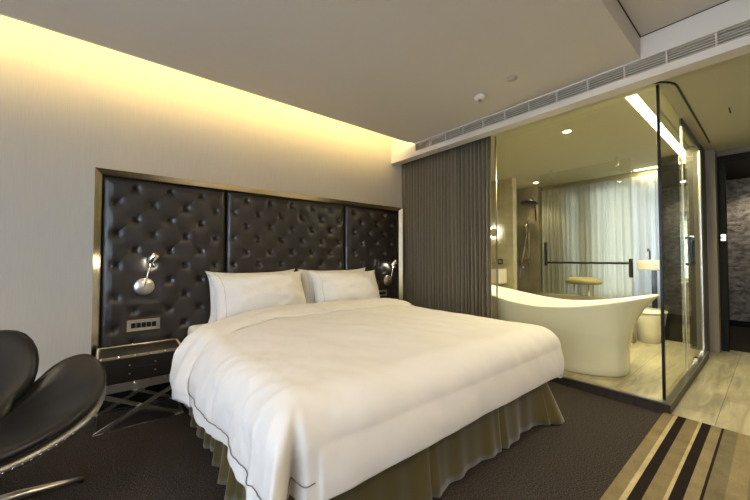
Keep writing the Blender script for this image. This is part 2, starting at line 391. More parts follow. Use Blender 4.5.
# ceiling devices
t = thing('smoke_detector', 'white smoke detector dome on the ceiling near the grille', 'smoke detector', (2.63, 1.70, ZC))
mesh_obj('housing', LT([(0, -.0005), (.052, -.0005), (.052, -.018), (.044, -.034), (.02, -.04), (0, -.04)]), 'plastic_white', t, True)
mesh_obj('sensor', LT([(0, -.041), (.018, -.041), (.016, -.052), (0, -.054)]), 'plastic_grey', t, True)
t = thing('sprinkler_cover', 'flat round sprinkler cover on the ceiling beside the smoke detector', 'sprinkler', (2.58, 1.36, ZC))
mesh_obj('cover_plate', LT([(0, -.0005), (.04, -.0005), (.04, -.006), (.014, -.008), (0, -.008)]), 'cover_grey', t, True)
tag(mesh_obj('ceiling_slot', BX(((4.45, .245, ZS - .004), (4.62, .255, ZS - .0005))), 'black_metal'), 'short dark slot in the entrance ceiling right of the glass box', 'ceiling slot')
# curved curtain track round the glass box
pts = [(3.28, 3.38), (3.28, .75)]
for k in range(1, 9):
    a = k / 8 * pi / 2; pts.append((3.28 + .27 * (1 - cos(a)), .75 - .27 * sin(a)))
pts.append((5.60, .48))
bm = bmesh.new(); L_ = []
for i, p in enumerate(pts):
    a = Vector(pts[max(i - 1, 0)]); b = Vector(pts[min(i + 1, len(pts) - 1)]); d = (b - a).normalized(); nn = Vector((-d.y, d.x)) * .006
    q = Vector(p); L_.append([bm.verts.new((*(q + nn), ZS - .0005)), bm.verts.new((*(q - nn), ZS - .0005)), bm.verts.new((*(q - nn), ZS - .012)), bm.verts.new((*(q + nn), ZS - .012))])
for A, B in zip(L_, L_[1:]):
    for k in range(4): bm.faces.new((A[k], A[(k + 1) % 4], B[(k + 1) % 4], B[k]))
bm.faces.new(L_[0][::-1]); bm.faces.new(L_[-1])
tag(mesh_obj('curtain_track', bm, 'black_metal'), 'thin black curtain track curving round the glass box on the ceiling', 'curtain track')

# ------------------------------------------------------------------ curtain
def pleated(name, y0, y1, z0, z1, xc, folds, amp, m, seed=0, parent=None, axis='y', jit=.35, nz=14):
    rnd = random.Random(seed); n = int(folds * 14)
    ph = []; a = 0
    ws = [1 + jit * (rnd.random() - .5) * 2 for _ in range(folds)]; tot = sum(ws); cum = [0]
    for w_ in ws: cum.append(cum[-1] + w_ / tot)
    am = [amp * (.7 + .6 * rnd.random()) for _ in range(folds)]
    bm = bmesh.new()
    def fn(i, j):
        u = i / (n - 1); v = j / (nz - 1)
        k = min(max(next((q for q in range(folds) if cum[q + 1] >= u - 1e-9), folds - 1), 0), folds - 1)
        f = (u - cum[k]) / (cum[k + 1] - cum[k])
        s = sin(2 * pi * f); s = math.copysign(abs(s) ** .8, s)
        aa = am[k] * (.75 + .35 * (1 - v))
        y = y0 + (y1 - y0) * u + .006 * sin(5 * v + k)
        x = xc + aa * s + .004 * sin(7 * v + k * 2.3)
        z = z0 + (z1 - z0) * v
        return (x, y, z) if axis == 'y' else (y, x, z)
    grid(bm, n, nz, fn)
    o = mesh_obj(name, bm, m, parent, True); solidify(o, .003, 0)
    return o
o = pleated('curtain', 1.99, 3.395, .02, 2.584, 3.265, 28, .027, 'curtain', 3)
tag(o, 'long taupe pleated curtain drawn beside the glass, from ceiling to floor', 'curtain')
# bathroom sheers
o = pleated('sheer_curtain', 1.18, 2.86, .12, 2.50, 6.50, 20, .022, 'sheer', 5); tag(o, 'white sheer curtain behind the shower glass', 'curtain', 'bathroom sheer curtains')
o = pleated('sheer_curtain', .84, 1.15, .12, 2.52, 6.42, 6, .03, 'sheer', 6); tag(o, 'sheer curtain right of the shower glass, next to the bathroom corner', 'curtain', 'bathroom sheer curtains')
# bedroom window sheers
o = pleated('sheer_curtain', wy0 - .1, wy1 + .1, .03, 2.68, XL + .12, 44, .03, 'sheer', 7); tag(o, 'wide sheer curtain over the bedroom window on the left wall', 'curtain')

# ------------------------------------------------------------------ headboard
hb = thing('headboard', 'tall button-tufted black leather headboard in three panels with metal frame', 'headboard', (1.52, 3.36, .32))
BXP, BZP = .2415, .1255
x00, z00 = .152, 1.769           # one button; lattice: (x00 + i*BXP, z00 - 2k*BZP) and staggered half rows
pan = [(-.055, .852), (.858, 2.212), (2.218, 3.10)]
PB = .36; PT = 1.845
btn_me = None
for pi_, (xa, xb) in enumerate(pan):
    off = [0, 0, 0][pi_]
    cx0 = [x00, 1.522, 2.345][pi_]
    def hfun(x, z):
        p = (x - cx0) / BXP + (z - z00) / (2 * BZP); q = (x - cx0) / BXP - (z - z00) / (2 * BZP)
        s = abs(sin(pi * p)) * abs(sin(pi * q))
        crease = min(1, s / .09); crease = sqrt(max(0, 1 - (1 - crease) ** 2))
        # deep dimple at buttons
        cp = round(p); cq = round(q); 
        dx = ((p - cp) + (q - cq)) / 2 * BXP; dz = ((p - cp) - (q - cq)) * BZP
        rr2 = sqrt(dx * dx + dz * dz); d = exp(-(rr2 / .021) ** 1.0)
        h = .0055 * crease + .044 * (1 - d)
        e = min(x - xa, xb - x, PT - z, z - PB)
        rim = min(max(e / .035, 0), 1)
        rim = sqrt(max(0, 1 - (1 - rim) ** 2))
        flat = min(max((e - .02) / .05, 0), 1)
        for (mx0, mx1, mz0, mz1) in ((.100, .344, .60, .712), (2.668, 2.872, .688, .79), (.14, .304, .873, 1.037), (2.803, 2.967, .818, .982)):
            ddx = max(mx0 - x, x - mx1, 0); ddz = max(mz0 - z, z - mz1, 0); f_ = exp(-(ddx * ddx + ddz * ddz) / .0010)
            h = h * (1 - f_) + .041 * f_
        return rim * (.008 + h * flat + .040 * (1 - flat) * .9)
    nx = int((xb - xa) / .0062); nzz = int((PT - PB) / .0062)
    bm = bmesh.new()
    grid(bm, nx, nzz, lambda i, j: (xa + (xb - xa) * i / (nx - 1), 3.335 - hfun(xa + (xb - xa) * i / (nx - 1), PB + (PT - PB) * j / (nzz - 1)), PB + (PT - PB) * j / (nzz - 1)))
    add_box(bm, (xa, 3.3352, PB), (xb, 3.372, PT))
    p = lp(mesh_obj('tufted_panel', bm, 'leather', hb, True), hb)
    for i in range(-8, 9):
        for k in range(0, 24):
            x = cx0 + i * BXP / 1 + (0 if k % 2 == 0 else BXP / 2); z = z00 - k * BZP
            if not (xa + .05 < x < xb - .05 and PB + .04 < z < PT - .04): continue
            if z < .55 and .6 < x < 2.5: continue
            if any(m0 < x < m1 and n0 < z < n1 for m0, m1, n0, n1 in ((.10, .344, .60, .712), (2.668, 2.872, .688, .79), (.14, .304, .873, 1.037), (2.803, 2.967, .818, .982))): continue
            yb = 3.335 - .008 - .002
            if btn_me is None:
                bo = mesh_obj('button', LT([(0, .009), (.008, .0085), (.014, .005), (.016, 0), (0, -.001)], 14, RX90), 'button', p, True); btn_me = bo.data
            else:
                bo = bpy.data.objects.new('button', btn_me); COL.objects.link(bo); bo.parent = p
            bo.location = (x, yb - .002, z)
# mirror-polished frame: bevelled bars
def frame_bar(a, b, inner):  # a,b outer corner points (x,z); inner corners
    bm = bmesh.new()
    yo, yi, yb = 3.262, 3.298, 3.418
    (ax, az), (bx_, bz) = a, b; (iax, iaz), (ibx, ibz) = inner
    v = [bm.verts.new(c) for c in ((ax, yo, az), (bx_, yo, bz), (ibx, yi, ibz), (iax, yi, iaz), (ax, yb, az), (bx_, yb, bz), (ibx, yb, ibz), (iax, yb, iaz))]
    for f in ((0, 1, 2, 3), (4, 7, 6, 5), (0, 4, 5, 1), (3, 2, 6, 7), (0, 3, 7, 4), (1, 5, 6, 2)): bm.faces.new([v[i] for i in f])
    return bm
xo0, xo1, zo1, zo0 = -.10, 3.145, 1.893, .0
xi0, xi1, zi1 = -.058, 3.105, 1.852
lp(mesh_obj('frame', frame_bar((xo0, zo0), (xo0, zo1), ((xi0, zo0), (xi0, zi1))), 'champagne', hb), hb)
lp(mesh_obj('frame', frame_bar((xo0, zo1), (xo1, zo1), ((xi0, zi1), (xi1, zi1))), 'champagne', hb), hb)
lp(mesh_obj('frame', frame_bar((xo1, zo1), (xo1, zo0), ((xi1, zi1), (xi1, zo0))), 'champagne', hb), hb)
lp(mesh_obj('backing_board', BX(((xi0 + .001, 3.3725, 0), (xi1 - .001, 3.4185, zi1 - .001)), ((xi0 + .001, 3.34, 0), (xi1 - .001, 3.3724, PB - .001))), 'black', hb), hb)

# ------------------------------------------------------------------ reading lamps and switch plates
def reading_lamp(loc, label, dx):
    t = thing('reading_lamp', label, 'wall lamp', loc, group='reading lamps on the headboard')
    # y axis: -y out of the wall
    mesh_obj('wall_plate', LT([(0, .016), (.064, .016), (.070, .011), (.071, 0), (0, 0)], 36, RX90), 'steel_b', t, True)
    mesh_obj('arm', TB([(0, -.015, 0), (0, -.05, .01), (.002, -.07, .03), (dx * .3, -.075, .10), (dx * .8, -.08, .205)], .0055, 8), 'chrome', t, True)
    h = Matrix.Translation((dx * 1., -.085, .235)) @ Matrix.Rotation(radians(35 if dx > 0 else -10), 4, 'Y') @ Matrix.Rotation(radians(28), 4, 'X')
    hd = mesh_obj('lamp_head', LT([(0, .045), (.024, .045), (.030, .038), (.032, -.04), (.030, -.044), (.028, -.036), (.0, -.034)], 28, h), 'chrome', t, True)
    mesh_obj('lens', LT([(0, -.0345), (.0275, -.0365), (.0265, -.041), (0, -.041)], 24, h), 'bulb', hd)
    mesh_obj('joint', LT([(0, .012), (.010, .008), (.012, 0), (.010, -.008), (0, -.012)], 16, Matrix.Translation((dx * .8, -.08, .205))), 'chrome', t, True)
    mesh_obj('switch_stem', TB([(dx * .9, -.09, .2), (dx * .9 + .018, -.10, .165)], .005, 8), 'chrome', t, True)
    return t
reading_lamp((.222, 3.2855, .965), 'lit chrome reading lamp on the headboard above the nightstand, left of the bed', .05)
reading_lamp((2.885, 3.2855, .90), 'lit chrome reading lamp on the headboard right of the bed, by the curtain', .045)
def plate(x0, x1, z0, z1, label):
    t = thing('switch_panel', label, 'switch panel', ((x0 + x1) / 2, 3.284, z0), group='switch panels in the headboard')
    y0, y1 = 3.265, 3.287
    w_ = .014
    lp(mesh_obj('bezel', BX(((x0, y0, z0), (x1, y1, z0 + w_)), ((x0, y0, z1 - w_), (x1, y1, z1)), ((x0, y0, z0 + w_), (x0 + w_, y1, z1 - w_)), ((x1 - w_, y0, z0 + w_), (x1, y1, z1 - w_))), 'gold', t), t)
    lp(mesh_obj('back_plate', BX(((x0 + w_, y0 + .006, z0 + w_), (x1 - w_, y1, z1 - w_))), 'steel_b', t), t)
    n = 5; ww = (x1 - x0 - 2 * w_ - .02) / n
    for k in range(n):
        a = x0 + w_ + .01 + k * ww
        s = lp(mesh_obj('switch', BX(((a + .002, y0 + .0015, z0 + w_ + .010), (a + ww - .002, y0 + .0055, z1 - w_ - .010)), bev=.0012), 'black', t), t)
    return t
plate(.112, .332, .612, .700, 'dark five-gang switch panel with metal bezel under the left reading lamp')
plate(2.68, 2.86, .70, .778, 'switch panel behind the right pillow under the right reading lamp')

# ------------------------------------------------------------------ nightstand
t = thing('nightstand', 'black leather trunk nightstand with studded metal edges on crossed steel legs', 'nightstand', (.20, 2.90, 0))
nx0, nx1, ny0, ny1 = -.065, .452, 2.885, 3.245
lp(mesh_obj('body', BX(((nx0, ny0, .33), (nx1, ny1, .512)), bev=.004), 'black_box', t), t)
bm = bmesh.new(); r_ = .017
for a, b in (((nx0, ny0), (nx1, ny0)), ((nx0, ny1), (nx1, ny1))):
    add_box(bm, (a[0] - .003, a[1] - (.003 if a[1] == ny0 else r_), .499), (b[0] + .003, a[1] + (r_ if a[1] == ny0 else .003), .516), .002, 1)
for x in (nx0, nx1):
    add_box(bm, (x - (.003 if x == nx0 else r_), ny0 + r_ + .001, .499), (x + (r_ if x == nx0 else .003), ny1 - r_ - .001, .516), .002, 1)
lp(mesh_obj('edge_trim', bm, 'gold', t), t)
stud_me = None
def stud(x, y, z, mtx, par):
    global stud_me
    if stud_me is None:
        o = mesh_obj('stud', LT([(0, .0045), (.004, .004), (.0065, .001), (.0075, -.001), (0, -.001)], 10), 'rivet', par, True); stud_me = o.data
    else:
        o = bpy.data.objects.new('stud', stud_me); COL.objects.link(o); o.parent = par
    o.matrix_local = mtx.to_4x4() if mtx is None else Matrix.Translation(Vector((x, y, z)) - Vector(t.location)) @ mtx
I4 = Matrix.Identity(4)
for k in range(6):
    x = nx0 + .03 + k * (nx1 - nx0 - .06) / 5
    stud(x, ny0 - .004, .505, RX90, t); stud(x, ny0 + .006, .517, I4, t); stud(x, ny1 - .007, .517, I4, t)
    stud(x, ny0 - .004, .322, RX90, t)
for k in range(9):
    y = ny0 + .03 + k * (ny1 - ny0 - .06) / 8
    stud(nx1 - .007, y, .517, I4, t); stud(nx0 + .007, y, .517, I4, t)
cen = (nx0 + nx1) / 2
pl = BX(((cen - .085, ny0 - .010, .402), (cen + .085, ny0 - .0045, .428)), bev=.002)
lp(mesh_obj('strap_handle', pl, 'black_box', t), t)
for sx in (-.075, .075):
    for z in (.385, .445): stud(cen + sx, ny0 - .003, z, RX90, t)
lp(mesh_obj('drawer_front', BX(((nx0 + .012, ny0 - .0035, .345), (nx1 - .012, ny0 + .002, .494)), bev=.001), 'black_box', t), t)
bm = bmesh.new()
for y in (ny0, ny1 - .02): add_box(bm, (nx0 - .002, y, .272), (nx1 + .002, y + .02, .3295))
for x in (nx0 - .002, nx1 - .018): add_box(bm, (x, ny0 + .02, .272), (x + .02, ny1 - .02, .3295))
lp(mesh_obj('apron', bm, 'steel_b', t), t)
for y in (ny0 + .004, ny1 - .004):
    lp(mesh_obj('crossed_leg', bar(bmesh.new(), (nx0 + .0, y, .012), (nx1 - .01, y, .268), .016, .026, (0, 0, 1)), 'chrome', t), t)
    lp(mesh_obj('crossed_leg', bar(bmesh.new(), (nx0 + .01, y + .014, .268), (nx1, y + .014, .012), .012, .026, (0, 0, 1)), 'chrome', t), t)
bm = bmesh.new()
for y in (ny0 - .008, ny1 - .010): add_box(bm, (nx0 - .008, y, .0005), (nx1 + .008, y + .018, .018))
for x in (nx0 - .008, nx1 - .010): add_box(bm, (x, ny0 + .010, .0005), (x + .018, ny1 - .010, .018))
lp(mesh_obj('floor_frame', bm, 'chrome', t), t)

# ------------------------------------------------------------------ bed
BX0, BX1, BY0, BY1 = .53, 2.55, 1.14, 3.26
bed = thing('bed', 'wide double bed with white mattress and olive satin skirt, against the headboard', 'bed', (1.53, 2.2, 0))
lp(mesh_obj('base', BX(((BX0 + .03, BY0 + .03, .04), (BX1 - .03, BY1, .34)), bev=.01), 'base', bed), bed)
lp(mesh_obj('mattress', BX(((BX0, BY0, .342), (BX1, BY1, .615)), bev=.05, seg=5), 'sheet', bed, True), bed)
# skirt: runs left side (head to foot), foot, right side
def skirt():
    path = []; 
    L0 = BY1 - BY0 - .01; Wd = BX1 - BX0
    n1, n2 = 70, 80
    bm = bmesh.new(); pts = []
    R = .05
    def P(s):  # s along perimeter -> (x,y,nx,ny)
        if s < L0 - R: return (BX0, BY1 - .01 - s, -1, 0)
        s -= L0 - R
        q = R * pi / 2
        if s < q:
            a = s / R; return (BX0 + R - R * cos(a), BY0 + R - R * sin(a), -cos(a), -sin(a))
        s -= q
        if s < Wd - 2 * R: return (BX0 + R + s, BY0, 0, -1)
        s -= Wd - 2 * R
        if s < q:
            a = s / R; return (BX1 - R + R * sin(a), BY0 + R - R * cos(a), sin(a), -cos(a))
        s -= q
        return (BX1, BY0 + R + s, 1, 0)
    tot = 2 * (L0 - R) + pi * R + Wd - 2 * R
    n = 420; nz = 9
    rnd = random.Random(8)
    cL = L0 - R + R * pi / 4; cR = cL + Wd - 2 * R + R * pi / 2
    pleats = [cL + .1, cL + .72, cL + 1.38, cR - .06, cR + .06, cL - .55, cL - 1.1, cL-.06,cR+.7]
    def fn(i, j):
        s = tot * i / (n - 1); v = j / (nz - 1)     # v: 0 top
        x, y, ax, ay = P(s)
        w_ = .010 * sin(s * 9 + 1.3) + .007 * sin(s * 23) + .006 * sin(s * 41 + 2)
        left = s < cL
        if left: w_ += .020 * sin(s * 34) + .006 * sin(s * 70)
        o = .012 + v * (.025 + w_)
        for pc in pleats: o += v ** .6 * (-.022 * exp(-((s - pc) / .010) ** 2) + .014 * exp(-((s - pc - .035) / .02) ** 2) + .014 * exp(-((s - pc + .035) / .02) ** 2))
        for c in (cL, cR): o += v * (.12 if c == cR else .06) * exp(-((s - c) / .10) ** 2)
        return (x + ax * o, y + ay * o, .36 - v * .352 + .0)
    grid(bm, n, nz, fn)
    return bm
o = lp(mesh_obj('bed_skirt', skirt(), 'skirt', bed, True), bed); solidify(o, .003, 0)

# duvet ---------------------------------------------------------------
DZ = .690
def sstep(a, b, x):
    t_ = min(max((x - a) / (b - a), 0), 1); return t_ * t_ * (3 - 2 * t_)
WL, WR, WFt = .47, .44, .46      # overhangs
def drape(a, b, lift=0.):
    """a: cloth x coordinate, b: cloth y coordinate (flat), returns draped point"""
    ix0, ix1, iy0 = BX0 + .06, BX1 - .05, BY0 + .07
    dl = max(ix0 - a, 0); dr = max(a - ix1, 0); dy = max(iy0 - b, 0)
    dx = dl or dr
    sx = -1 if dl else 1
    r = .17
    def prof(d):   # arc then fall; returns out, drop
        q = r * pi / 2
        if d < q: return r * sin(d / r), r * (1 - cos(d / r))
        return r + .012 * (1 - exp(-(d - q) * 5)) + (.012 if not dl else 0) * sin(min((d - q) * 14, pi)), r + (d - q)
    pn = 3.2 if dl else 7.
    d = (dx ** pn + dy ** pn) ** (1 / pn) if dx and dy else max(dx, dy)
    if dx and dy:
        o, z = prof(d); m_ = max(dx, dy)
        c = dx / d; s_ = dy / d
        nrm = (c ** 2 + s_ ** 2) ** .5
        px = o * min(1, (c * 1.05)) ; py = o * min(1, (s_ * 1.05))
        f = min(dx, dy) / .4
        ox, oy = px, py
        if dl: # gathered corner fold towards camera-left
            fold = exp(-((math.atan2(dy, dx) - .80) / .16) ** 2) * sstep(.1, .45, min(dx, dy))
            ox += .07 * fold; oy += .06 * fold; z += .02 * fold
            g2 = exp(-((math.atan2(dy, dx) - 1.10) / .11) ** 2) * sstep(.03, .25, min(dx, dy)); oy -= .12 * g2; ox -= .03 * g2
    else:
        o, z = prof(d); ox = o if dx else 0; oy = o if dy else 0
    X = min(max(a, ix0), ix1) + sx * ox; Y = max(b, iy0) - oy
    # crown of the filling
    u = (a - (ix0 + ix1) / 2) / ((ix1 - ix0) / 2); vv = (b - iy0) / 1.9
    crown = .045 * max(0, 1 - abs(u) ** 2.5) * sstep(-.02, .35, vv) 
    Z = DZ + crown - z
    # wrinkles
    side = sstep(.05, .25, d) if d else 0
    wr = .011 * fbm(a, b, 1.7, 2.0, 2) + .006 * fbm(a * 1.5 + b, b * .8 - a * .6, 4, 3.5, 2) + .003 * fbm(a * .6 + b * 2, b - a * 2, 7, 6, 2) * (1 - sstep(.5, 1.1, a))
    if dl and not dy:
        wr += side * (.020 * fbm(b * 1.0, a * .5, 2, 4.5, 2) + .013 * sin(b * 17 + 2 * sin(b * 5) + a * 6) * sstep(.12, .45, d))
        wr += .010 * fbm(b * 2 + a, a * 1.2 - b, 9, 5, 3) * sstep(0, .1, d)
    if dl: X -= .07 * sstep(.12, .4, dl) * sstep(1.6, 2.7, b)
    if dl: Z += .02 * sin(b * 9.) * sstep(.3, .47, d)
    if d:
        ang = min(d / r, pi / 2)
        X += sx * wr * sin(ang) * (1 if dx else 0); Y -= wr * sin(ang) * (1 if dy else 0); Z += wr * cos(ang)
    else: Z += wr
    Z += lift
    return Vector((X, Y, Z))
HE = 2.76
def head_y(a):      # the head edge of the duvet, slanting towards the foot down the sides
    dl = max(BX0 + .1 - a, 0); dr = max(a - BX1, 0)
    return HE - .30 * max(.95 - a, 0) - .10 * dl - .2 * dr + .012 * sin(a * 7) + .04 * sstep(1., 2.6, a)
a0, a1 = BX0 + .06 - WL, BX1 - .05 + WR
bF = BY0 + .07 - WFt
def dcoords(i, j, n, m_):
    a = a0 + (a1 - a0) * i / (n - 1); h = head_y(a); v = j / (m_ - 1)
    lo = bF + .0
    return a, lo + (h - lo) * v
nu, nv = 190, 200
bm = bmesh.new()
grid(bm, nu, nv, lambda i, j: drape(*dcoords(i, j, nu, nv)))
dv = thing('duvet', 'thick white duvet spread over the bed with its top folded back', 'duvet', (1.53, 2.0, .62))
o = lp(mesh_obj('cover', bm, 'duvet', dv, True), dv); solidify(o, .035, -1)
o.modifiers.new('s', 'SUBSURF').levels = 1
o.modifiers['s'].render_levels = 1
# folded-back band at the head
def band():
    bm = bmesh.new(); n = 170
    prof = []
    for k in range(13):                       # around the roll
        a = -pi * .6 + k / 12 * pi * 1.1
        prof.append((cos(a) * .034, sin(a) * .034))
    W_ = .30
    for k in range(1, 12): prof.append((-W_ * k / 11, .034 + .003 * cos(k * 1.0) - .027 * (k / 11) ** 2))
    def fn(i, j):
        a = a0 + .004 + (a1 - a0 - .008) * i / (n - 1)
        dy_, dz_ = prof[j]
        wob = .016 * fbm(a, 0, 5, 3.5, 2)
        h = head_y(a) + wob
        p = drape(a, h + (dy_ if dy_ < 0 else 0) - .01); e = .01
        p1 = drape(a + e, h - .05); p2 = drape(a - e, h - .05); tx = (p1 - p2).normalized()
        nrm = tx.cross(Vector((0, 1, 0))).normalized()
        if nrm.z < -.2: nrm = -nrm
        if a < BX0 + .3: nrm = nrm if nrm.x < .1 else -nrm
        th = .010 * fbm(a, dy_, 3, 6, 2) * (1 if dy_ < -.02 else .3)
        return p + nrm * (dz_ - .002 + th + .005 * (1 if dy_ > -.2 else max(0, 1 - (-dy_ - .2) / .1) * 2 - 1)) + Vector((0, max(dy_, 0), 0))
    grid(bm, n, len(prof), fn)
    return bm
o = lp(mesh_obj('folded_edge', band(), 'duvet', dv, True), dv); solidify(o, .006, -1)
def dline(ab, name='piping', r=.0022, up=.004):
    pts = [drape(a, b) for a, b in ab]
    # offset outward by sampling the normal
    out = []
    for (a, b), p in zip(ab, pts):
        e = .02
        n_ = (drape(a + e, b) - drape(a - e, b)).cross(drape(a, b + e) - drape(a, b - e)).normalized()
        out.append(p + n_ * up)
    lp(mesh_obj(name, TB(out, r, 6), 'seam', dv, True), dv)
N_ = 110
dline([(a0 + .075, head_y(a0 + .075) - .05 - (head_y(a0 + .075) - .05 - bF - .07) * k / N_) for k in range(N_ + 1)])
dline([(a0 + .075 + .34 * k / 30, bF + .07) for k in range(31)])

# pillows -------------------------------------------------------------
def pillow(loc, rot, w, h, t_, label, seed, hemside=-1):
    T = thing('pillow', label, 'pillow', loc, group='white bed pillows'); T.rotation_euler = rot
    bm = bmesh.new(); n = 46; m_ = 34
    rnd = random.Random(seed); ox = rnd.random() * 50
    def surf(sgn):
        def fn(i, j):
            u = -1 + 2 * i / (n - 1); v = -1 + 2 * j / (m_ - 1)
            pin_u = 1 - .055 * (1 - abs(v)) ** 1.0 * 0 - .05 * (1 - v * v); pin_v = 1 - .13 * (1 - abs(u) ** 3)
            x = u * w / 2 * (1 - .085 * (1 - v ** 4)); z = v * h / 2 * pin_v
            e = (1 - abs(u) ** 2.6) * (1 - abs(v) ** 2.6)
            th = t_ / 2 * max(e, 0) ** .6
            th += .022 * fbm(u * 1.2 + ox, v, sgn, 1.8, 3) * min(e * 4, 1) + .006 * fbm(u * 3 + ox, v * 2 + u * 2, sgn, 2.2, 3) * min(e * 5, 1)
            # creases from corners
            return (x, sgn * th, z + h / 2)
        return fn
    V1 = grid(bm, n, m_, surf(-1)); V2 = grid(bm, n, m_, surf(1))
    bmesh.ops.remove_doubles(bm, verts=bm.verts[:], dist=.0008)
    bmesh.ops.recalc_face_normals(bm, faces=bm.faces[:])
    mesh_obj('pillow_case', bm, 'sheet', T, True)
    # flange seam near one side
    u = hemside * .86; pts = []
    for k in range(30):
        v = -.93 + 1.86 * k / 29
        e = (1 - abs(u) ** 2.6) * (1 - abs(v) ** 2.6); th = t_ / 2 * max(e, 0) ** .6
        th += .022 * fbm(u * 1.2 + ox, v, -1, 1.8, 3) * min(e * 4, 1) + .006 * fbm(u * 3 + ox, v * 2 + u * 2, -1, 2.2, 3) * min(e * 5, 1)
        pts.append((u * w / 2 * (1 - .085 * (1 - v ** 4)), -th - .0015, v * h / 2 * (1 - .085 * (1 - u * u)) + h / 2))
    mesh_obj('piping', TB(pts, .0010, 6), 'seam', T, True)
    return T
pillow((1.10, 3.13, .625), (radians(-14), 0, radians(1)), .88, .475, .17, 'white pillow leaning on the headboard behind the front left pillow', 5)
pillow((2.02, 3.13, .625), (radians(-14), 0, radians(-1)), .92, .475, .17, 'white pillow leaning on the headboard behind the front right pillow', 6)
pillow((1.135, 2.96, .63), (radians(-24), radians(-1), radians(2)), .92, .475, .32, 'front left white pillow, nearest to the nightstand', 11)
pillow((2.08, 2.96, .63), (radians(-24), radians(1), radians(-2)), .91, .475, .32, 'front right white pillow, nearest to the curtain', 23)

# ------------------------------------------------------------------ rug
tag(mesh_obj('striped_rug', BX(((-.5, -1.4, .0005), (3.345, .572, .009))), 'rug'), 'runner rug with brown, cream and black stripes on the carpet beside the stone floor', 'rug')

# ------------------------------------------------------------------ bathtub
def bathtub():
    t = thing('bathtub', 'white freestanding slipper bathtub behind the glass', 'bathtub', (3.885, 1.61, .0785))
    cx, cy = 3.885, 1.61; z0 = .0785
    # rim: half length a, half width b, and rim height profile along y; base smaller
    A, Bw = .93, .40
    n = 96
    def ell(th, a, b, p=2.35):
        c, s = cos(th), sin(th)
        return (math.copysign(abs(c) ** (2 / p), c) * b, math.copysign(abs(s) ** (2 / p), s) * a)
    def rimz(y): 
        q = y / A
        return .615 + (.165 * max(-q, 0) ** 1.7 if q < 0 else .15 * q ** 1.7)
    outer = [(0., .735, .90, 0), (.012, .75, .925, 0), (.10, .75, .925, 0), (.3, .755, .93, 0), (.5, .775, .94, 0), (.68, .82, .945, 0), (.84, .89, .97, 0), (.95, .965, .99, 0), (.985, .995, 1., 0), (1., 1., 1., 0)]
    inner = [(1.012, .985, .985), (1.01, .955, .94), (.97, .925, .90), (.8, .86, .84), (.6, .80, .78), (.4, .75, .72), (.28, .68, .64), (.24, .5, .5), (.235, .2, .2)]
    bm = bmesh.new(); rings = []
    for f, ka, kb, *_ in outer + inner:
        R_ = []
        for k in range(n):
            x, y = ell(2 * pi * k / n, A * ka, Bw * kb)
            yr = y / ka
            R_.append(bm.verts.new((x, y, f * rimz(yr))))
        rings.append(R_)
    for P_, Q_ in zip(rings, rings[1:]):
        for k in range(n): bm.faces.new((P_[k], P_[(k + 1) % n], Q_[(k + 1) % n], Q_[k]))
    bm.faces.new(rings[0][::-1]); bm.faces.new(rings[-1])
    mesh_obj('tub_shell', bm, 'porcelain', t, True)
    mesh_obj('overflow', LT([(0, .006), (.02, .005), (.024, 0), (0, 0)], 20, Matrix.Translation((.05, .74, .50)) @ Matrix.Rotation(radians(75), 4, 'X')), 'chrome', t, True)
bathtub()
tag(mesh_obj('wall_mirror', BX(((5.895, .702, .081), (5.905, .80, 2.45))), 'mirror'), 'tall narrow mirror seen through the glass door beside the toilet', 'mirror')
sbox('wall_bathroom_niche', (5.93, .806, .079), (5.979, 1.02, ZS), 'black_gloss')
# toilet
t = thing('toilet', 'white rounded toilet beyond the right end of the bathtub', 'toilet', (5.66, 1.10, .19))
def toilet_ring(z, kx, ky, sx=0): return [(sx + kx * (cos(a) if cos(a) > 0 else .9 * cos(a)), ky * sin(a), z) for a in [2 * pi * k / 36 for k in range(36)]]
bm = bmesh.new(); prev = None
for z, kx, ky in ((-.1115, .17, .12), (.03, .19, .135), (.14, .235, .17), (.25, .25, .185), (.27, .25, .185)):
    R_ = [bm.verts.new(c) for c in toilet_ring(z, kx, ky)]
    if prev:
        for k in range(36): bm.faces.new((prev[k], prev[(k + 1) % 36], R_[(k + 1) % 36], R_[k]))
    else: bm.faces.new(R_[::-1])
    prev = R_
bm.faces.new(prev)
mesh_obj('bowl', bm, 'ceramic', t, True)
bm = bmesh.new(); prev = None
for z, kx, ky in ((.273, .245, .18), (.278, .26, .195), (.30, .26, .195), (.312, .24, .18)):
    R_ = [bm.verts.new(c) for c in toilet_ring(z, kx, ky)]
    if prev:
        for k in range(36): bm.faces.new((prev[k], prev[(k + 1) % 36], R_[(k + 1) % 36], R_[k]))
    else: bm.faces.new(R_[::-1])
    prev = R_
bm.faces.new(prev)
mesh_obj('lid', bm, 'ceramic', t, True)
# vanity basin on the far left, mirror, socket
t = thing('vanity_basin', 'white block basin on the stone wall under the round lit mirror', 'basin', (5.28, 3.17, .76))
mesh_obj('basin', BX(((-.14, -.19, 0), (.119, .2, .25)), bev=.012, seg=3), 'ceramic', t, True)
mesh_obj('bowl_recess', BX(((-.10, -.15, .2505), (.06, .15, .2545)), bev=.001), 'plastic_grey', t)
mesh_obj('tap', TB([(.08, 0, .25), (.08, 0, .34), (.06, 0, .36), (-.02, 0, .355), (-.03, 0, .34)], .010, 10), 'chrome', t, True)
t = thing('round_mirror', 'round magnifying mirror with bright light ring on the bathroom wall', 'mirror', (5.36, 3.19, 1.66))
Rm = Matrix.Rotation(-pi / 2, 4, 'Y')
mesh_obj('light_ring', LT([(.082, 0), (.112, 0), (.112, .02), (.082, .02), (.082, 0)], 40, Rm), 'ring', t, True)
mesh_obj('mirror_glass', LT([(0, .012), (.0815, .012), (.0815, .004), (0, .004)], 40, Rm), 'mirror', t)
mesh_obj('arm', TB([(-.003, 0, 0), (.038, 0, 0)], .014, 12), 'chrome', t, True)
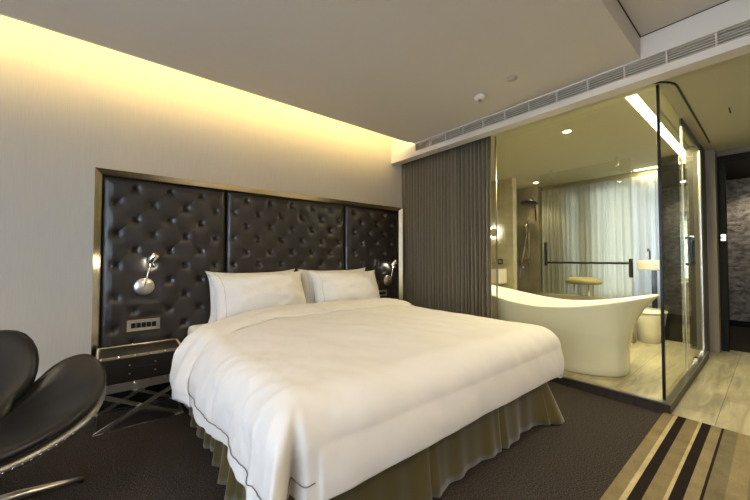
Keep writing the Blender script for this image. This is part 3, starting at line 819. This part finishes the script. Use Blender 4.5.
t = thing('wall_socket', 'small dark socket on the stone wall between basin and mirror', 'socket', (5.395, 3.10, 1.09))
mesh_obj('plate', BX(((-.008, -.045, 0), (.0045, .045, .09)), bev=.002), 'black', t)
mesh_obj('insert', BX(((-.011, -.03, .02), (-.0082, .03, .07)), bev=.001), 'plastic_grey', t)
# small basin by the far sheers
t = thing('hand_basin', 'pale rectangular basin in front of the sheer curtain right of the shower glass', 'basin', (6.2, 1.17, 1.02))
mesh_obj('basin', BX(((-.12, -.16, 0), (.12, .14, .15)), bev=.02, seg=3), 'ceramic', t, True)
mesh_obj('pedestal', BX(((.02, -.06, -.94), (.08, .0, -.001)), bev=.004), 'black_metal', t)
mesh_obj('tap', TB([(.06, .02, .15), (.06, .02, .28), (.03, .02, .31), (-.04, .02, .31), (-.06, .02, .28)], .012, 10), 'black_metal', t, True)
# shower
g = thing('shower_screen', 'fixed shower glass panel hung from two ceiling clamps behind the bathtub', 'shower screen', (5.41, 1.8, .641))
lp(mesh_obj('pane', BX(((5.405, 1.21, .641), (5.415, 2.40, 2.55))), M['shower_glass'], g), g)
for y in (1.36, 2.22):
    lp(mesh_obj('clamp', BX(((5.385, y - .022, 2.46), (5.402, y + .022, 2.598)), bev=.006), 'chrome', g), g)
t = thing('towel_bar', 'dark horizontal towel bar with square ends on the shower glass', 'towel bar', (5.37, 1.75, .94))
lp(mesh_obj('rail', BX(((5.355, 1.24, 1.115), (5.375, 2.30, 1.145)), bev=.004), 'black_metal', t), t)
lp(mesh_obj('end_plate', BX(((5.378, 1.20, .94), (5.402, 1.245, 1.19)), bev=.004), 'black_metal', t), t)
lp(mesh_obj('end_plate', BX(((5.378, 2.29, 1.08), (5.402, 2.335, 1.45)), bev=.004), 'black_metal', t), t)
t = thing('rain_shower', 'dark round rain shower head on a curved arm in the shower recess', 'shower head', (6.22, 2.93, 2.27), -pi / 2)
pts = [(0, .197, -.18)] + [(0, .05 + .15 * cos(a) - 0.0, -.12 + .2 * sin(a)) for a in [k / 10 * pi * .62 for k in range(11)]] + [(0, -.12, .05)]
mesh_obj('arm', TB([(0, .195, -.35), (0, .17, -.12), (0, .13, .02), (0, .06, .09), (0, .0, .10), (0, -.05, .06), (0, -.07, .0)], .012, 10), 'black_metal', t, True)
mesh_obj('head', LT([(0, .03), (.03, .028), (.05, .012), (.15, .006), (.155, -.006), (.15, -.012), (0, -.012)], 36, Matrix.Translation((-.0, -.09, -.03)) @ Matrix.Rotation(radians(-14), 4, 'X')), 'black_metal', t, True)
t = thing('hand_shower', 'slim hand shower on a vertical rail with a hanging hose', 'hand shower', (6.405, 3.05, 1.05), -pi / 2)
mesh_obj('rail', TB([(0, -.04, 0), (0, -.04, .95)], .010, 10), 'chrome', t, True)
mesh_obj('bracket', BX(((-.015, -.045, .02), (.015, .012, .05)), ((-.015, -.045, .88), (.015, .012, .91)), bev=.002), 'chrome', t)
mesh_obj('handset', TB([(-.02, -.08, .60), (-.02, -.10, .75), (-.02, -.13, .82)], .013, 10, radii=[.010, .013, .03]), 'chrome', t, True)
hp = [(-.02, -.08, .60)] + [(-.02 - .10 * sin(k / 12 * pi), -.08 - .02 * sin(k / 12 * pi), .60 - .55 * sin(k / 12 * pi * .95) ** 1.0 * (1 if k < 7 else 1)) for k in range(1, 12)] + [(0, -.05, .1)]
mesh_obj('hose', TB(hp, .007, 8), 'steel_b', t, True)
mesh_obj('mixer', BX(((-.06, -.07, .12), (.06, -.05, .16)), bev=.008), 'chrome', t)
t = thing('bath_stool', 'oval padded olive stool in the shower behind the glass', 'stool', (5.88, 1.95, .078))
mesh_obj('cushion', LT([(0, .82), (.14, .815), (.21, .79), (.235, .75), (.215, .71), (0, .70)], 40, Matrix.Scale(1.1, 4, (0, 1, 0))), 'olive_pad', t, True)
for a in range(4):
    an = pi / 4 + a * pi / 2
    mesh_obj('leg', TB([(.14 * cos(an), .14 * sin(an), .705), (.19 * cos(an), .19 * sin(an), .001)], .012, 10), 'steel_b', t, True)

# door latch at the entrance
t = thing('door_latch', 'chrome security latch with dark arm on the black door frame', 'latch', (6.155, .43, 1.45))
mesh_obj('latch_plate', BX(((-.02, -.03, -.03), (.0045, .02, .06)), bev=.004), 'chrome', t)
mesh_obj('latch_arm', TB([(-.028, .0, .01), (-.035, .12, .01)], .009, 8), 'black_metal', t, True)

# ------------------------------------------------------------------ lounge chair
def chair():
    T = thing('swan_lounge_chair', 'black leather lounge chair with winged sides, riveted metal shell and star base', 'armchair', (-.43, 2.30, 0), radians(14))
    T.name = 'lounge_chair'
    n = 240; m_ = 30
    def key(phi, tab):
        phi = abs(phi); T_ = [(-tab[1][0], tab[1][1])] + tab + [(360 - tab[-2][0], tab[-2][1])]
        for q in range(1, len(T_) - 2):
            (p0, v0), (p1, v1), (p2, v2), (p3, v3) = T_[q - 1:q + 3]
            if phi <= p2:
                t_ = (phi - p1) / (p2 - p1); m1 = (v2 - v0) / (p2 - p0) * (p2 - p1); m2 = (v3 - v1) / (p3 - p1) * (p2 - p1)
                return (2 * t_ ** 3 - 3 * t_ ** 2 + 1) * v1 + (t_ ** 3 - 2 * t_ ** 2 + t_) * m1 + (3 * t_ ** 2 - 2 * t_ ** 3) * v2 + (t_ ** 3 - t_ ** 2) * m2
        return tab[-1][1]
    # phi: 0 = front (-y), 180 = back (+y)
    TR = [(0, .34), (30, .355), (60, .41), (85, .45), (105, .465), (120, .455), (134, .37), (146, .22), (157, .155), (166, .20), (174, .34), (180, .37)]
    TH = [(0, .0), (35, .02), (60, .07), (85, .14), (105, .215), (120, .25), (134, .21), (146, .09), (157, .03), (166, .16), (174, .42), (180, .45)]
    def P(i, j, sc=0.):
        phi = -180 + 360 * i / n; t_ = j / (m_ - 1)
        R_ = key(phi, TR); Hh = key(phi, TH); a = radians(phi)
        back = sstep(157, 171, abs(phi))
        t_ *= 1 - sc * sstep(45, 85, abs(phi)); rr = R_ * t_
        x = sin(a) * rr; y = -cos(a) * rr
        # back rises steeply and widens upward
        if back > 0:
            x *= 1 + 3.4 * back * t_ ** 2
            y *= (1 - .22 * back * t_ ** 1.5)
        pw = 2.2 - .7 * back
        z = .375 + Hh * t_ ** pw
        z -= .02 * (1 - t_) * 0
        if abs(phi) < 50: z -= .025 * t_ ** 3 * (1 - abs(phi) / 50)
        return Vector((x, y, z))
    def build(off_top, off_bot, shrink, name, m):
        bm = bmesh.new(); rows = []
        def nrm(i, j):
            e = P((i + 1) % n if i + 1 <= n else 1, j); 
            a = P(i + 1, j) - P(i - 1, j); jj = min(max(j, 1), m_ - 2); b = P(i, jj + 1) - P(i, jj - 1)
            v = a.cross(b)
            if v.length < 1e-9: return Vector((0, 0, 1))
            v.normalize(); return v if v.z > 0 or abs(v.z) < .2 and v.y < 0 else -v
        N0 = [[nrm(i, j) for j in range(m_)] for i in range(n)]
        # keep normals consistent: make them all point to the sitter
        for i in range(n):
            for j in range(m_):
                if N0[i][j].dot(Vector((0, 0, .9)) - P(i, j) ) < 0: N0[i][j] = -N0[i][j]
        top = []; bot = []
        for j in range(1, m_):
            t_ = j / (m_ - 1); e = min(1, (1 - t_) / .13); rnd_ = sqrt(max(0, 1 - (1 - e) ** 2))
            mid = (off_top + off_bot) / 2
            top.append([bm.verts.new(P(i, j, shrink) + N0[i][j] * (mid + (off_top - mid) * rnd_)) for i in range(n)])
            bot.append([bm.verts.new(P(i, j, shrink) + N0[i][j] * (mid + (off_bot - mid) * rnd_)) for i in range(n)])
        c1 = bm.verts.new(P(0, 0) + Vector((0, 0, off_top))); c2 = bm.verts.new(P(0, 0) + Vector((0, 0, off_bot)))
        for k in range(n):
            k2 = (k + 1) % n
            bm.faces.new((c1, top[0][k], top[0][k2])); bm.faces.new((c2, bot[0][k2], bot[0][k]))
            for A_, B_ in zip(top, top[1:]): bm.faces.new((A_[k], B_[k], B_[k2], A_[k2]))
            for A_, B_ in zip(bot, bot[1:]): bm.faces.new((A_[k2], B_[k2], B_[k], A_[k]))
        bmesh.ops.remove_doubles(bm, verts=bm.verts[:], dist=.0004)
        bmesh.ops.recalc_face_normals(bm, faces=bm.faces[:])
        return mesh_obj(name, bm, m, T, True), N0
    o, N0 = build(.058, .002, 0, 'cushion', 'chair_leather')
    sm = o.modifiers.new('sm', 'SMOOTH'); sm.factor = .5; sm.iterations = 4
    o2, _ = build(.004, -.045, .07, 'shell', 'alu')
    # rivets round the shell rim
    rm = None
    for k in range(0, n, 3):
        p = P(k, m_ - 3, .07); q = P(k, m_ - 1, .07); out = (q - p).normalized(); nn_ = N0[k][m_ - 3]
        pos = q - nn_ * .020 - out * .0005
        if rm is None:
            r_o = mesh_obj('rivet', LT([(0, .004), (.003, .0035), (.005, 0), (0, -.001)], 8), 'rivet', T, True); rm = r_o.data
        else:
            r_o = bpy.data.objects.new('rivet', rm); COL.objects.link(r_o); r_o.parent = T
        r_o.location = pos; r_o.rotation_mode = 'QUATERNION'; r_o.rotation_quaternion = (out - nn_ * .05).to_track_quat('Z', 'Y')
    mesh_obj('stem', LT([(0, .352), (.075, .352), (.06, .335), (.028, .32), (.024, .075), (0, .075)], 28), 'steel_b', T, True)
    for k in range(4):
        a = radians(-2 + 90 * k)
        mesh_obj('base_leg', TB([(0, 0, .07), (cos(a) * .1, sin(a) * .1, .062), (cos(a) * .25, sin(a) * .25, .035), (cos(a) * .35, sin(a) * .35, .014)], .02, 10, radii=[.024, .02, .015, .012]), 'steel_b', T, True)
        mesh_obj('foot', LT([(0, 0.0005), (.011, .0005), (.011, .008), (0, .010)], 14, Matrix.Translation((cos(a) * .335, sin(a) * .335, 0))), 'black', T)
chair()

# ------------------------------------------------------------------ lights
def area(name, loc, rot, sx, sy, power, color):
    l = bpy.data.lights.new(name, 'AREA'); l.shape = 'RECTANGLE'; l.size = sx; l.size_y = sy; l.energy = power; l.color = color
    o = bpy.data.objects.new(name, l); COL.objects.link(o); o.location = loc; o.rotation_euler = rot; return o
def spot(name, loc, rot, power, color, size=80, blend=.6, rad=.03):
    l = bpy.data.lights.new(name, 'SPOT'); l.energy = power; l.color = color; l.spot_size = radians(size); l.spot_blend = blend; l.shadow_soft_size = rad
    o = bpy.data.objects.new(name, l); COL.objects.link(o); o.location = loc; o.rotation_euler = rot; return o
DAY = (.78, .87, 1.)
area('window_daylight', (XL - .15, (wy0 + wy1) / 2, 1.4), (0, radians(-90), 0), 2.0, 4.0, 360, DAY)
# ceiling downlights of the bedroom, out of view to the left, right and behind
DL = [(.55, 1.0), (1.6, .95), (-.9, 1.9), (.2, -1.2), (1.9, -1.2), (4.9, -.3)]
for i, (x, y) in enumerate(DL[:]):
    z = ZC if y > .62 else (ZS if x > 3.1 else ZH)
    if i in (0, 1): continue
    t = thing('downlight', ['', '', 'recessed downlight over the lounge chair', 'left downlight in the raised ceiling', 'right downlight in the raised ceiling', 'recessed downlight in the entrance ceiling'][i], 'ceiling light', (x, y, z))
    mesh_obj('trim_ring', LT([(.038, -.0005), (.055, -.0005), (.055, -.006), (.04, -.008), (.038, -.0005)]), 'plastic_white', t, True)
    mesh_obj('lens', LT([(.0, -.004), (.037, -.004), (.037, -.001), (0, -.001)]), 'spot_on', t)
t = thing('downlight', 'added out-of-view downlight that warms the step of the raised ceiling', 'ceiling light', (1.2, .12, ZH))  # added lamp outside the view, only to warm the ceiling step
mesh_obj('trim_ring', LT([(.038, -.0005), (.055, -.0005), (.055, -.006), (.04, -.008), (.038, -.0005)]), 'plastic_white', t, True)
mesh_obj('lens', LT([(.0, -.004), (.037, -.004), (.037, -.001), (0, -.001)]), 'spot_on', t)
WARM = (1., .78, .50)
spot('downlight_beam', (-.9, 1.9, ZC - .02), (0, 0, 0), 20, WARM, 100)
spot('downlight_beam', (.2, -1.2, ZH - .02), (radians(20), 0, 0), 40, WARM, 120)
spot('downlight_beam', (1.9, -1.2, ZH - .02), (radians(25), 0, 0), 48, WARM, 120)
spot('downlight_beam', (4.9, -.3, ZS - .02), (0, 0, 0), 22, (1, .88, .62), 110)
# bathroom
area('linear_light_glow', (4.6, .76, ZS - .012), (0, 0, 0), 2.3, .07, 44, (1., .92, .62))
area('linear_light_glow', (6.49, 1.1, ZS - .012), (0, 0, 0), .06, .5, 1.5, (1., .92, .62))
spot('downlight_beam', (3.89, 1.43, ZS - .015), (0, 0, 0), 55, (1., .9, .65), 130)
spot('downlight_beam', (6.1, 2.78, ZS - .015), (0, 0, 0), 25, (1., .85, .55), 100)
area('bathroom_daylight', (6.95, 1.7, 1.5), (0, radians(90), 0), 2.0, 2.2, 26, DAY)
# corridor
t = thing('downlight', 'recessed downlight in the dark corridor ceiling beyond the doorway', 'ceiling light', (8.1, .1, 2.6))
mesh_obj('lens', LT([(.0, -.004), (.037, -.004), (.037, -.001), (0, -.001)]), 'spot_on', t)
spot('downlight_beam', (8.1, .1, 2.58), (0, radians(-12), 0), 18, (1., .86, .66), 110)
spot('downlight_beam', (1.2, .12, ZH - .02), (radians(25), 0, radians(-60)), 16, (1., .78, .42), 150)  # yellow beam of the added lamp, brightens the raised ceiling's step
spot('downlight_beam', (1.2, .12, ZH - .02), (0, 0, 0), 10, WARM, 120)  # downward beam of the same added lamp
# reading lamps
spot('reading_beam', (.27, 3.18, 1.13), (radians(-20), 0, 0), 1.0, WARM, 120, .8, .02)
spot('reading_beam', (2.925, 3.18, 1.07), (radians(-20), radians(20), 0), 1.5, WARM, 120, .8, .02)

w = bpy.data.worlds.new('sky'); S.world = w; w.use_nodes = True
w.node_tree.nodes['Background'].inputs[0].default_value = (.70, .82, 1., 1); w.node_tree.nodes['Background'].inputs[1].default_value = .8

# ------------------------------------------------------------------ camera
c = bpy.data.cameras.new('camera'); co = bpy.data.objects.new('camera', c); COL.objects.link(co)
c.sensor_width = 36; c.lens = 325.87 / 750 * 36; c.clip_start = .02
co.location = (0, 0, 1.2)
co.rotation_euler = (radians(90 + 1.417), 0, -radians(39.095))
S.camera = co
S.view_settings.view_transform = 'Standard'; S.view_settings.look = 'None'
S.view_settings.exposure = .85; S.view_settings.gamma = 1
S.view_settings.use_curve_mapping = False
